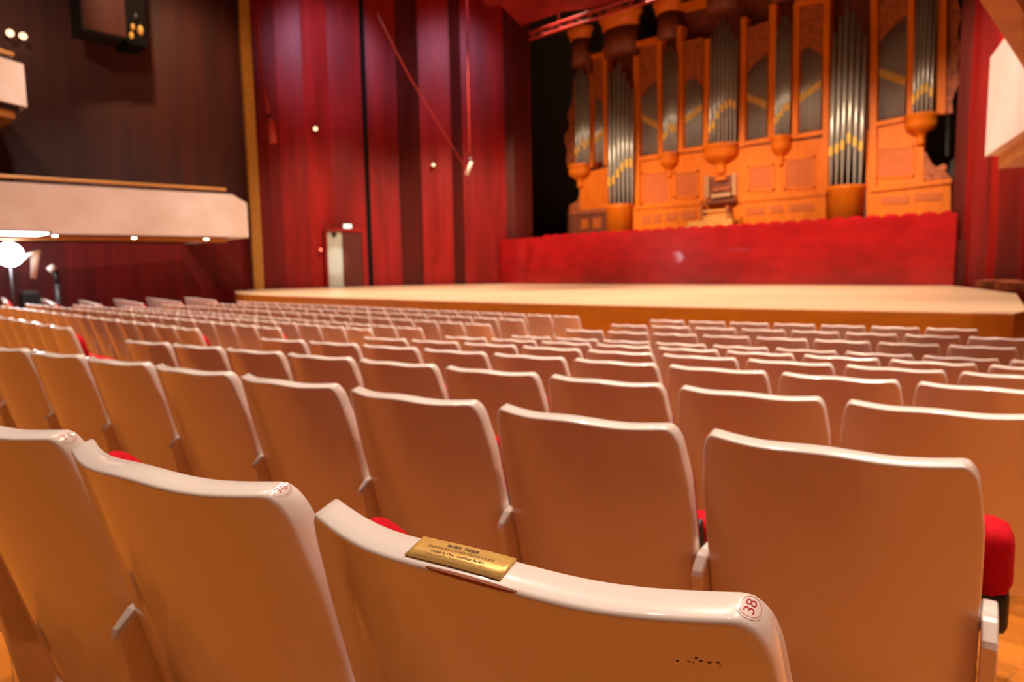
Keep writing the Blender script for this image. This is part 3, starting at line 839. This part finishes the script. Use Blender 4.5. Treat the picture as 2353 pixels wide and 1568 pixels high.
bslab([(1608, 680), (1608, 472), (1614, 472), (1614, 680)], YO-1.1, .4, 'bench_leg', 'carve')
bslab([(1668, 680), (1668, 472), (1674, 472), (1674, 680)], YO-1.1, .4, 'bench_leg', 'carve')
bslab([(1614, 680), (1614, 496), (1678, 490), (1678, 680)], YO-1.05, .3, 'bench_panel', 'woodtrim')
bslab([(1580, 680), (1580, 510), (1682, 503), (1682, 680)], YO-1.3, .2, 'step', 'woodtrim')
bslab([(1558, 680), (1558, 522), (1684, 513), (1684, 680)], YO-1.6, .25, 'step', 'woodtrim')

# red choir seats peeping over the parapet
N = 31
for i in range(N):
    x = -20.6+i*.53
    c = thing('choir_chair', 'rounded red choir chair back peeping over the stage parapet', 'chair', (x, 24.25, EYE[2]+.62), 0, 'red choir chairs behind the parapet')
    if i == 0:
        mb = MB(); h = ZP-(EYE[2]+.62)+.13
        pts = [(-.24, 0, 0), (.24, 0, 0), (.24, 0, h-.10)]+[(.24*math.cos(a), 0, h-.10+.10*math.sin(a)) for a in np.linspace(.15, math.pi-.15, 10)]+[(-.24, 0, h-.10)]
        mb.prism(pts, (0, .08, 0)); o = mb.build('backrest', M['velvet'], c); CHS = o
        mb = MB(); mb.box((-.22, .08, .38), (.22, .46, .46)); o2 = mb.build('seat', M['velvet'], c); CHP = o2
    else:
        for s_ in (CHS, CHP):
            o = s_.copy(); COL.objects.link(o); o.parent = c

# ------------------------------------------------------------------ overhead: reflector and truss
ZC = 11.2
can = thing('acoustic_reflector', 'red lit acoustic reflector panel hanging above the stage at top', 'reflector', at_z(1280, 5, ZC))
m = Loc(can); m.prism([at_z(u, v, ZC) for u, v in ((1100, -40), (1112, 10), (1128, 15), (1150, 11), (1172, 35), (1197, 60), (1290, 28), (1400, 14), (1480, -6), (1500, -60))], (0, 0, .12))
m.build('reflector_panel', M['red3'], can)  # red light on the panel is put into its colour
tr = thing('lighting_truss', 'red lit lattice truss hanging in front of the organ top', 'truss', at_y(1360, 40, 21.5))
a_lo, b_lo = at_y(1217, 91, 21.5), at_y(1545, -14, 21.5); a_hi, b_hi = at_y(1215, 76, 21.5), at_y(1540, -34, 21.5)
m = Loc(tr)
m.tube([a_lo, b_lo], .055, 8); m.build('chord', M['redmetal'], tr)  # truss red stands for the red light falling on it
m = Loc(tr); m.tube([a_hi, b_hi], .055, 8); m.build('chord', M['redmetal'], tr)
m = Loc(tr)
for k in range(14):
    t0, t1 = k/14, (k+1)/14
    p, q = (a_lo+(b_lo-a_lo)*t0, a_hi+(b_hi-a_hi)*t1) if k % 2 == 0 else (a_hi+(b_hi-a_hi)*t0, a_lo+(b_lo-a_lo)*t1)
    m.tube([p, q], .035, 6)
m.build('lattice', M['redmetal'], tr)
for u in (1295, 1362):
    m = Loc(tr); t = (u-1215)/330; p = a_hi+(b_hi-a_hi)*t; m.tube([p, p+np.array([0, 0, 1.2])], .03, 6); m.build('hanger', M['redmetal'], tr)

# ------------------------------------------------------------------ balconies
def balcony(name, label, E, Lf, endp, ztop, zbot, zend, wall_x, th=.25):
    root = thing(name, label, 'balcony', (E[0], E[1], zbot))
    return root
E = at_y(533, 447, 10.5); zt = E[2]; zb = at_y(533, 545, 10.5)[2]
Lp = at_z(-260, 398, zt); 
Ld = (at_z(0, 417, zt)-E)[:2]; Ld /= np.hypot(*Ld)
Lp = E[:2]+Ld*14
Ep = at_z(573, 545, zb)[:2]; Ep = np.array([E[0]-.25, E[1]+.62])
ze = at_y(573, 466, Ep[1])[2]
bal = thing('side_balcony', 'long cream side balcony with wooden underside on the left wall', 'balcony', (E[0], E[1]-5, zb))
m = Loc(bal)
th = np.array([-.28, 0])
f = [(Lp, zt), (E[:2], zt), (Ep, ze)]
for (p, za), (q, zq) in zip(f, f[1:]):
    m.add([(p[0], p[1], zb), (q[0], q[1], zb), (q[0], q[1], zq), (p[0], p[1], za),
           (p[0]-.3, p[1], zb), (q[0]-.3, q[1], zb), (q[0]-.3, q[1], zq), (p[0]-.3, p[1], za)],
          [(0, 1, 2, 3), (7, 6, 5, 4), (3, 2, 6, 7), (0, 4, 5, 1), (0, 3, 7, 4), (1, 5, 6, 2)])
m.add([(Ep[0], Ep[1], zb), (Ep[0]-6.5, Ep[1]+.6, zb), (Ep[0]-6.5, Ep[1]+.6, ze), (Ep[0], Ep[1], ze), (Ep[0]-.1, Ep[1]-.25, zb), (Ep[0]-6.5, Ep[1]+.3, zb), (Ep[0]-6.5, Ep[1]+.3, ze), (Ep[0]-.1, Ep[1]-.25, ze)],
      [(0, 1, 2, 3), (7, 6, 5, 4), (3, 2, 6, 7), (0, 4, 5, 1), (1, 5, 6, 2), (0, 3, 7, 4)])
m.build('parapet', M['plaster'], bal)
m = Loc(bal)
so = [Lp+np.array([-.35, 0]), E[:2]+np.array([-.35, -.1]), E[:2]+np.array([-.75, -.1]), Lp+np.array([-.75, 0])]
m.prism([(p[0], p[1], zb-.16) for p in so], (0, 0, .13)); m.build('edge_beam', M['woodtrim'], bal)
m = Loc(bal)
m.prism([(p[0], p[1], zb-.03) for p in [Lp+np.array([-.25, 0]), E[:2]+np.array([-.25, -.05]), np.array([E[0]-5.4, E[1]+.3]), np.array([Lp[0]-5.0, Lp[1]])]], (0, 0, .035)); m.build('under_deck', M['gap'], bal)  # black sheet; shade of the recessed soffit put into colour
m = Loc(bal); r0 = np.array([Lp[0]-.12, Lp[1], zt+.16]); r1 = np.array([E[0]-.12, E[1]-.15, zt+.16])
m.tube([r0, r1], .045, 8); m.build('handrail', M['woodtrim'], bal)
for k in range(20):
    p = r0+(r1-r0)*(k+.5)/20; m = Loc(bal); m.tube([p, p-np.array([0, 0, .2])], .018, 6); m.build('rail_post', M['steel'], bal)
# downlights under the balcony
for i, (u, v) in enumerate(((126, 541), (308, 546), (474, 549))):
    P = at_z(u, v, zb-.18)
    L_ = thing('downlight', ('leftmost', 'middle', 'rightmost')[i]+' of three small warm downlights under the left balcony', 'lamp', P, 0, 'downlights under the left balcony')
    m = Loc(L_); m.lathe(P, [(.0, -.035), (.05, -.03), (.065, 0), (.05, .02)], 14); m.build('lens', M['lampwarm'], L_)
    m = Loc(L_); m.lathe(P, [(.085, -.005), (.085, .03), (.06, .035)], 14); m.build('trim_ring', M['steel'], L_)
P0, P1_ = at_z(-60, 534, zb-.20), at_z(112, 538, zb-.20)
ls = thing('strip_light', 'bright white strip light under the left balcony at picture edge', 'lamp', (P0+P1_)/2)
m = Loc(ls); w = np.array([-1.1, 0, 0]); m.prism([P0, P1_, P1_+w, P0+w], (0, 0, .03)); m.build('diffuser', M['stripcool'], ls)
m = Loc(ls); m.prism([P0+np.array([.06, -.06, .03]), P1_+np.array([.06, .06, .03]), P1_+w+np.array([-.06, .06, .03]), P0+w+np.array([-.06, -.06, .03])], (0, 0, .03)); m.build('panel_frame', M['steel'], ls)
# flood lamp below the balcony and its neighbour on a stand
P = at_x(22, 585, -24.2)
fl = thing('flood_lamp', 'large dazzling white round flood lamp below the left balcony', 'lamp', (P[0], P[1], 0))
m = Loc(fl); m.sphere(P, .34, 16); m.build('lamp_globe', M['lampcool'], fl)
zfl = floor_z(svar(P[0], P[1]))
m = Loc(fl); m.tube([(P[0]-.05, P[1], zfl), (P[0]-.05, P[1], P[2]-.35)], .03, 8); m.build('stand_pole', M['steel'], fl)
m = Loc(fl); m.tube([P+np.array([.1, .30, -.1]), P+np.array([.12, .62, .1]), P+np.array([.12, .5, -.7])], [.08, .14, .07], 8); m.build('lamp_bracket', M['ivory'], fl)
P = at_x(118, 617, -24.6)
st = thing('light_stand', 'slim stand with tilted pale lamp head right of the flood lamp', 'lamp', (P[0], P[1], 0))
m = Loc(st); m.tube([at_x(112, 622, -24.6), at_x(126, 612, -24.6)], .10, 10); m.build('lamp_head', M['ivory'], st)
b = at_x(132, 652, -24.6); zfl = floor_z(svar(b[0], b[1]))
m = Loc(st); m.tube([at_x(124, 619, -24.6), at_x(131, 640, -24.6), (b[0], b[1], b[2])], .07, 8); m.build('yoke', M['black'], st)
m = Loc(st); m.tube([(b[0], b[1], zfl), (b[0], b[1], b[2])], .08, 10); m.build('stand_pole', M['steel'], st)
P = at_x(67, 676, -24.8); zfl = floor_z(svar(P[0], P[1]))
bx = thing('equipment_case', 'small dark equipment case standing below the flood lamp', 'box', (P[0], P[1], zfl))
m = Loc(bx); m.box((P[0]-.3, P[1]-.22, zfl), (P[0]+.3, P[1]+.22, P[2])); m.build('case_body', M['black'], bx)
m = Loc(bx); m.box((P[0]-.26, P[1]-.18, P[2]), (P[0]+.26, P[1]+.18, P[2]+.10)); m.build('lid', M['steel'], bx)
# upper balcony end, top left
a, b_ = at_z(0, 131, EYE[2]+6.3), at_z(54, 148, EYE[2]+6.3)
zt2 = a[2]; zb2 = at_y(60, 248, b_[1])[2]
ub = thing('upper_balcony', 'cream end of the upper balcony at the left picture edge', 'balcony', (b_[0], b_[1], zb2))
d = (a-b_)[:2]; d /= np.hypot(*d); a2 = b_[:2]+d*5
m = Loc(ub); m.prism([(a2[0], a2[1], zb2), (b_[0], b_[1], zb2), (b_[0]-3.9, b_[1], zb2), (a2[0]-3.9, a2[1], zb2)], (0, 0, zt2-zb2)); m.build('parapet', M['plaster'], ub)
m = Loc(ub); e2 = b_[:2]+d*.35; m.prism([(a2[0]-.3, a2[1], zb2-.38), (e2[0]-.3, e2[1], zb2-.38), (e2[0]-3.6, e2[1], zb2-.38), (a2[0]-3.6, a2[1], zb2-.38)], (0, 0, .22)); m.build('soffit', M['woodtrim'], ub)
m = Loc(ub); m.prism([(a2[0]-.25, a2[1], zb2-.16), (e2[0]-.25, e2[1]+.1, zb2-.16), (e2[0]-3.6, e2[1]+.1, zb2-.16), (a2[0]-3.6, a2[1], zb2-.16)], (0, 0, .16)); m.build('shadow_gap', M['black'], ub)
m = Loc(ub); e3_ = b_[:2]+d*.3; m.tube([(a2[0]-.12, a2[1], zt2+.22), (e3_[0]-.12, e3_[1], zt2+.22)], .06, 8); m.build('handrail', M['woodtrim'], ub)
for s_ in (.4, 1.6, 2.8):
    p = b_[:2]+d*s_; m = Loc(ub); m.tube([(p[0]-.12, p[1], zt2), (p[0]-.12, p[1], zt2+.22)], .03, 6); m.build('rail_post', M['steel'], ub)
# twin sconce on the hall wall
for i, (u, v) in enumerate(((23, 76), (53, 83))):
    P = at_x(u, v, -29.6)
    s_ = thing('wall_sconce', ('left', 'right')[i]+' of two small warm lamps high on the dark left wall', 'lamp', P, 0, 'pair of warm wall lamps')
    m = Loc(s_); m.sphere(P, .12, 10); m.build('bulb', M['dimwarm'], s_)
    m = Loc(s_); m.tube([P+np.array([-.1, 0, 0]), P+np.array([-.9, 0, 0])], .05, 8); m.build('arm', M['steel'], s_)
# loudspeaker cabinet at the top of the left wall
def wall_box(x, u0, v0, u1, v1, vm=40):
    y0, y1 = at_x(u0, vm, x)[1], at_x(u1, vm, x)[1]; z0, z1 = at_x((u0+u1)/2, v0, x)[2], at_x((u0+u1)/2, v1, x)[2]
    return [np.array(p) for p in ((x, y0, z0), (x, y1, z0), (x, y1, z1), (x, y0, z1))]
q = wall_box(-27.6, 186, 79, 289, -90)
sp = thing('speaker_cabinet', 'large brown loudspeaker cabinet with black side high on the left wall', 'speaker', q[0])
m = Loc(sp); m.prism(q, (-1.2, 0, 0)); m.build('cabinet', M['black'], sp)
m = Loc(sp); c4 = sum(q)/4; m.prism([p_+(c4-p_)*.05+np.array([.02, 0, 0]) for p_ in q], (.03, 0, 0)); m.build('grille_cloth', M['hallwall'], sp)
q = wall_box(-27.6, 291, 103, 335, -90)
sr = thing('lamp_rack', 'black lamp rack with small brass fittings beside the brown loudspeaker cabinet', 'light fixture', q[0])
m = Loc(sr); m.prism(q, (-1.3, 0, 0)); m.build('rack_box', M['gap'], sr)
for u, v, r in ((323, 70, .12), (302, 82, .09), (305, 62, .08), (312, 37, .08)):
    P = at_x(u, v, -27.55); m = Loc(sr); m.sphere(P, r, 8, (1, .8, 1.5)); m.build('fitting', M['gilt' if v > 40 else 'steel'], sr)
# small brown hatch on the left wall
q = [at_x(u, v, -29.3) for u, v in ((368, 370), (424, 370), (424, 346), (368, 346))]
hatch = thing('wall_hatch', 'faint brown rectangular hatch low on the dark left wall', 'hatch', q[0])
m = Loc(hatch); m.prism(q, (-.6, 0, 0)); m.build('hatch_panel', M['doorwood'], hatch)

# right balcony box and the wooden beam before it
Pc = at_z(2263, 360, EYE[2]+1.28); zb3 = Pc[2]; Pn = at_z(2353, 300, zb3)
d3 = (Pn-Pc)[:2]; d3 /= np.hypot(*d3); Pf = Pc[:2]+d3*6
zt3 = at_y(2275, 133, Pc[1])[2]; Pk = Pc[:2]+d3*.55; zk = at_y(2310, 97, Pk[1])[2]
rb = thing('side_box', 'white side balcony box with wooden bottom edge at right picture edge', 'balcony', (Pc[0], Pc[1], zb3))
nb = np.array([-d3[1], d3[0]]); nb = nb if nb[0] > 0 else -nb
m = Loc(rb); o2 = np.array([nb[0], nb[1]])*2.6
face = [(Pc[0], Pc[1], zb3), (Pf[0], Pf[1], zb3), (Pf[0], Pf[1], zk+.3), (Pk[0], Pk[1], zk), (Pc[0], Pc[1], zt3)]
m.prism(face, (o2[0], o2[1], 0)); m.build('parapet', M['plaster'], rb)
s0 = Pc[:2]+d3*.12+nb*.12; s1 = Pf+nb*.12
m = Loc(rb); m.prism([(s0[0], s0[1], zb3-.17), (s1[0], s1[1], zb3-.17), (s1[0]+nb[0]*.25, s1[1]+nb[1]*.25, zb3-.17), (s0[0]+nb[0]*.25, s0[1]+nb[1]*.25, zb3-.17)], (0, 0, .17)); m.build('edge_moulding', M['woodtrim'], rb)
s2 = s0+nb*.25; s3 = s1+nb*.25
m = Loc(rb); m.prism([(s2[0], s2[1], zb3-.12), (s3[0], s3[1], zb3-.12), (s3[0]+nb[0]*2, s3[1]+nb[1]*2, zb3-.12), (s2[0]+nb[0]*2, s2[1]+nb[1]*2, zb3-.12)], (0, 0, .1)); m.build('soffit', M['woodtrim'], rb)
A_ = at_d(2219, -50, 6.0); B_ = at_d(2485, 361, 7.4)
bm_ = thing('balcony_beam', 'light wooden beam with soffit crossing the top right corner', 'beam', A_)
dirb = (B_-A_)/np.linalg.norm(B_-A_); vd = (A_+B_)/2-EYE; vd /= np.linalg.norm(vd)
side = np.cross(dirb, vd); side /= np.linalg.norm(side)
if side @ Rv < 0: side = -side
dep = np.cross(side, dirb); dep = dep if dep @ vd > 0 else -dep
ext = A_-dirb*1.5
m = Loc(bm_); m.prism([ext, B_, B_+side*.21, ext+side*.21], dep*.3); m.build('beam', M['woodtrim'], bm_)
m = Loc(bm_); m.prism([ext+side*.21+dep*.15, B_+side*.21+dep*.15, B_+side*1.1+dep*.15, ext+side*1.1+dep*.15], dep*.1); m.build('soffit', M['woodtrim'], bm_)
m = Loc(bm_); p0, p1 = at_d(2333, -10, 6.9), at_d(2362, 48, 6.9); m.tube([p0+dep*-.0, p1], .035, 8); m.build('cable', M['black'], bm_)

# ------------------------------------------------------------------ lights
def lamp(kind, loc, energy, col, size=.3, target=None, spot=None, blend=.5):
    l = bpy.data.lights.new('lamp_'+kind, kind); l.energy = energy; l.color = col
    if kind == 'AREA': l.size = size
    else: l.shadow_soft_size = size
    if kind == 'SPOT': l.spot_size = math.radians(spot); l.spot_blend = blend
    o = bpy.data.objects.new('ceiling_or_added_light', l); COL.objects.link(o); o.location = loc  # also carries spots added only to brighten single parts
    if target is not None:
        o.rotation_euler = (Vector(target)-Vector(loc)).to_track_quat('-Z', 'Y').to_euler()
    return o
WARM = (1., .79, .65)
# downlights over the stalls
for x in (-24, -18, -12, -6, -1, 3.5):
    for y, e in ((-1, 1600 if x < -4 else 260), (3.2, 2000 if x < -4 else 2300), (7.4, 3500)):
        lamp('SPOT', (x, y, 13.), e, WARM, .22, (x, y+.4, 0), 75, .7)
# spot added by the left balcony rail to brighten the right box and beam
lamp('SPOT', (-22.2, 6., 3.6), 2400, (1, .82, .68), .15, (-1., 7.5, 4.4), 24, .6)
# stage lights
for x in (-22, -17.5, -13, -8.5, -4):
    for y in (12.5, 17., 21.):
        lamp('SPOT', (x, y, 13.5), 2850, (1., .80, .62), .25, (XC+(x-XC)*.9, y+.3, 0), 60, .7)
# front light on organ and parapet
for x in (-20, -15, -10, -5):
    lamp('SPOT', (x, 12, 13.), 9500, (1., .78, .52), .2, (x+.5, 26.8, 3.4), 34, .9)
# cool wash on the upper left wall of the stage
lamp('SPOT', (-20, 14.0, 14.5), 1500, (.78, .62, 1.), .4, (-28, 17.6, 10.5), 42, .9)
lamp('SPOT', (-15, 14.0, 13.), 5000, (1, .76, .56), .4, (-27.5, 17.5, 2.2), 36, .9)  # warm spot added to lift the lower red wall
lamp('SPOT', (-12, 16.0, 13.), 5000, (1, .76, .56), .4, (-25, 21.5, 2.2), 36, .9)  # second added warm spot, on the rear part of that wall
lamp('SPOT', (-17, 18.0, 14.5), 1100, (.78, .62, 1.), .4, (-24.5, 22, 10.5), 40, .9)
P = DW(772, 600, .15); lamp('SPOT', (P[0]+5, P[1]-1, P[2]+2.5), 420, (.95, 1, .93), .1, P, 13, .5)  # added spot from the stage side, stands in for the corridor lighting
lamp('SPOT', (-23.5, 8, 14), 1500, (1, .62, .36), .3, (-28.6, 11.2, 9.5), 60, .9)  # warm wash added to brighten the upper left hall wall
lamp('SPOT', (-9, -4, 11), 3600, (1, .84, .66), .2, (-.9, 7.3, 4.6), 20, .6)  # spot added on the audience side to brighten the wooden beam
lamp('SPOT', (-20, 2, 13), 700, (1, .62, .42), .3, (-29.5, 7, 7.5), 70, .9)  # second wash added over the dark left hall wall
# light on the side balconies
lamp('SPOT', (-12, 4, 13), 3000, WARM, .3, (-23, 7, 3.6), 50, .8)
lamp('SPOT', (-14, 13.5, 13.5), 2500, (1, .85, .74), .3, (-22.8, 10.9, 3.6), 24, .8)
lamp('SPOT', (-7, 9.5, 11), 2800, (1, .85, .74), .3, (-1.4, 9.5, 3.8), 32, .8)

w = bpy.data.worlds.new('ambient_fill'); SC.world = w; w.use_nodes = True
bg = w.node_tree.nodes['Background']
bg.inputs['Color'].default_value = (1., .42, .16, 1); bg.inputs['Strength'].default_value = .02  # dim warm fill standing in for light bounced around the hall

# ------------------------------------------------------------------ camera object and view
cam = bpy.data.cameras.new('camera'); co = bpy.data.objects.new('camera', cam); COL.objects.link(co)
from mathutils import Matrix
mx = Matrix(((Rv[0], Uv[0], -Fv[0], EYE[0]), (Rv[1], Uv[1], -Fv[1], EYE[1]), (Rv[2], Uv[2], -Fv[2], EYE[2]), (0, 0, 0, 1)))
co.matrix_world = mx
cam.sensor_fit = 'HORIZONTAL'; cam.sensor_width = 36.; cam.lens = F_PX/W_PX*36.
cam.clip_start = .02; cam.clip_end = 200
cam.dof.use_dof = True; cam.dof.focus_distance = .62; cam.dof.aperture_fstop = 6.7
SC.camera = co
vs_ = SC.view_settings
vs_.view_transform = 'Standard'; vs_.look = 'None'; vs_.exposure = .15; vs_.gamma = 1.; vs_.use_curve_mapping = False
SC.cycles.use_denoising = True
SC.cycles.max_bounces = 10; SC.cycles.diffuse_bounces = 6
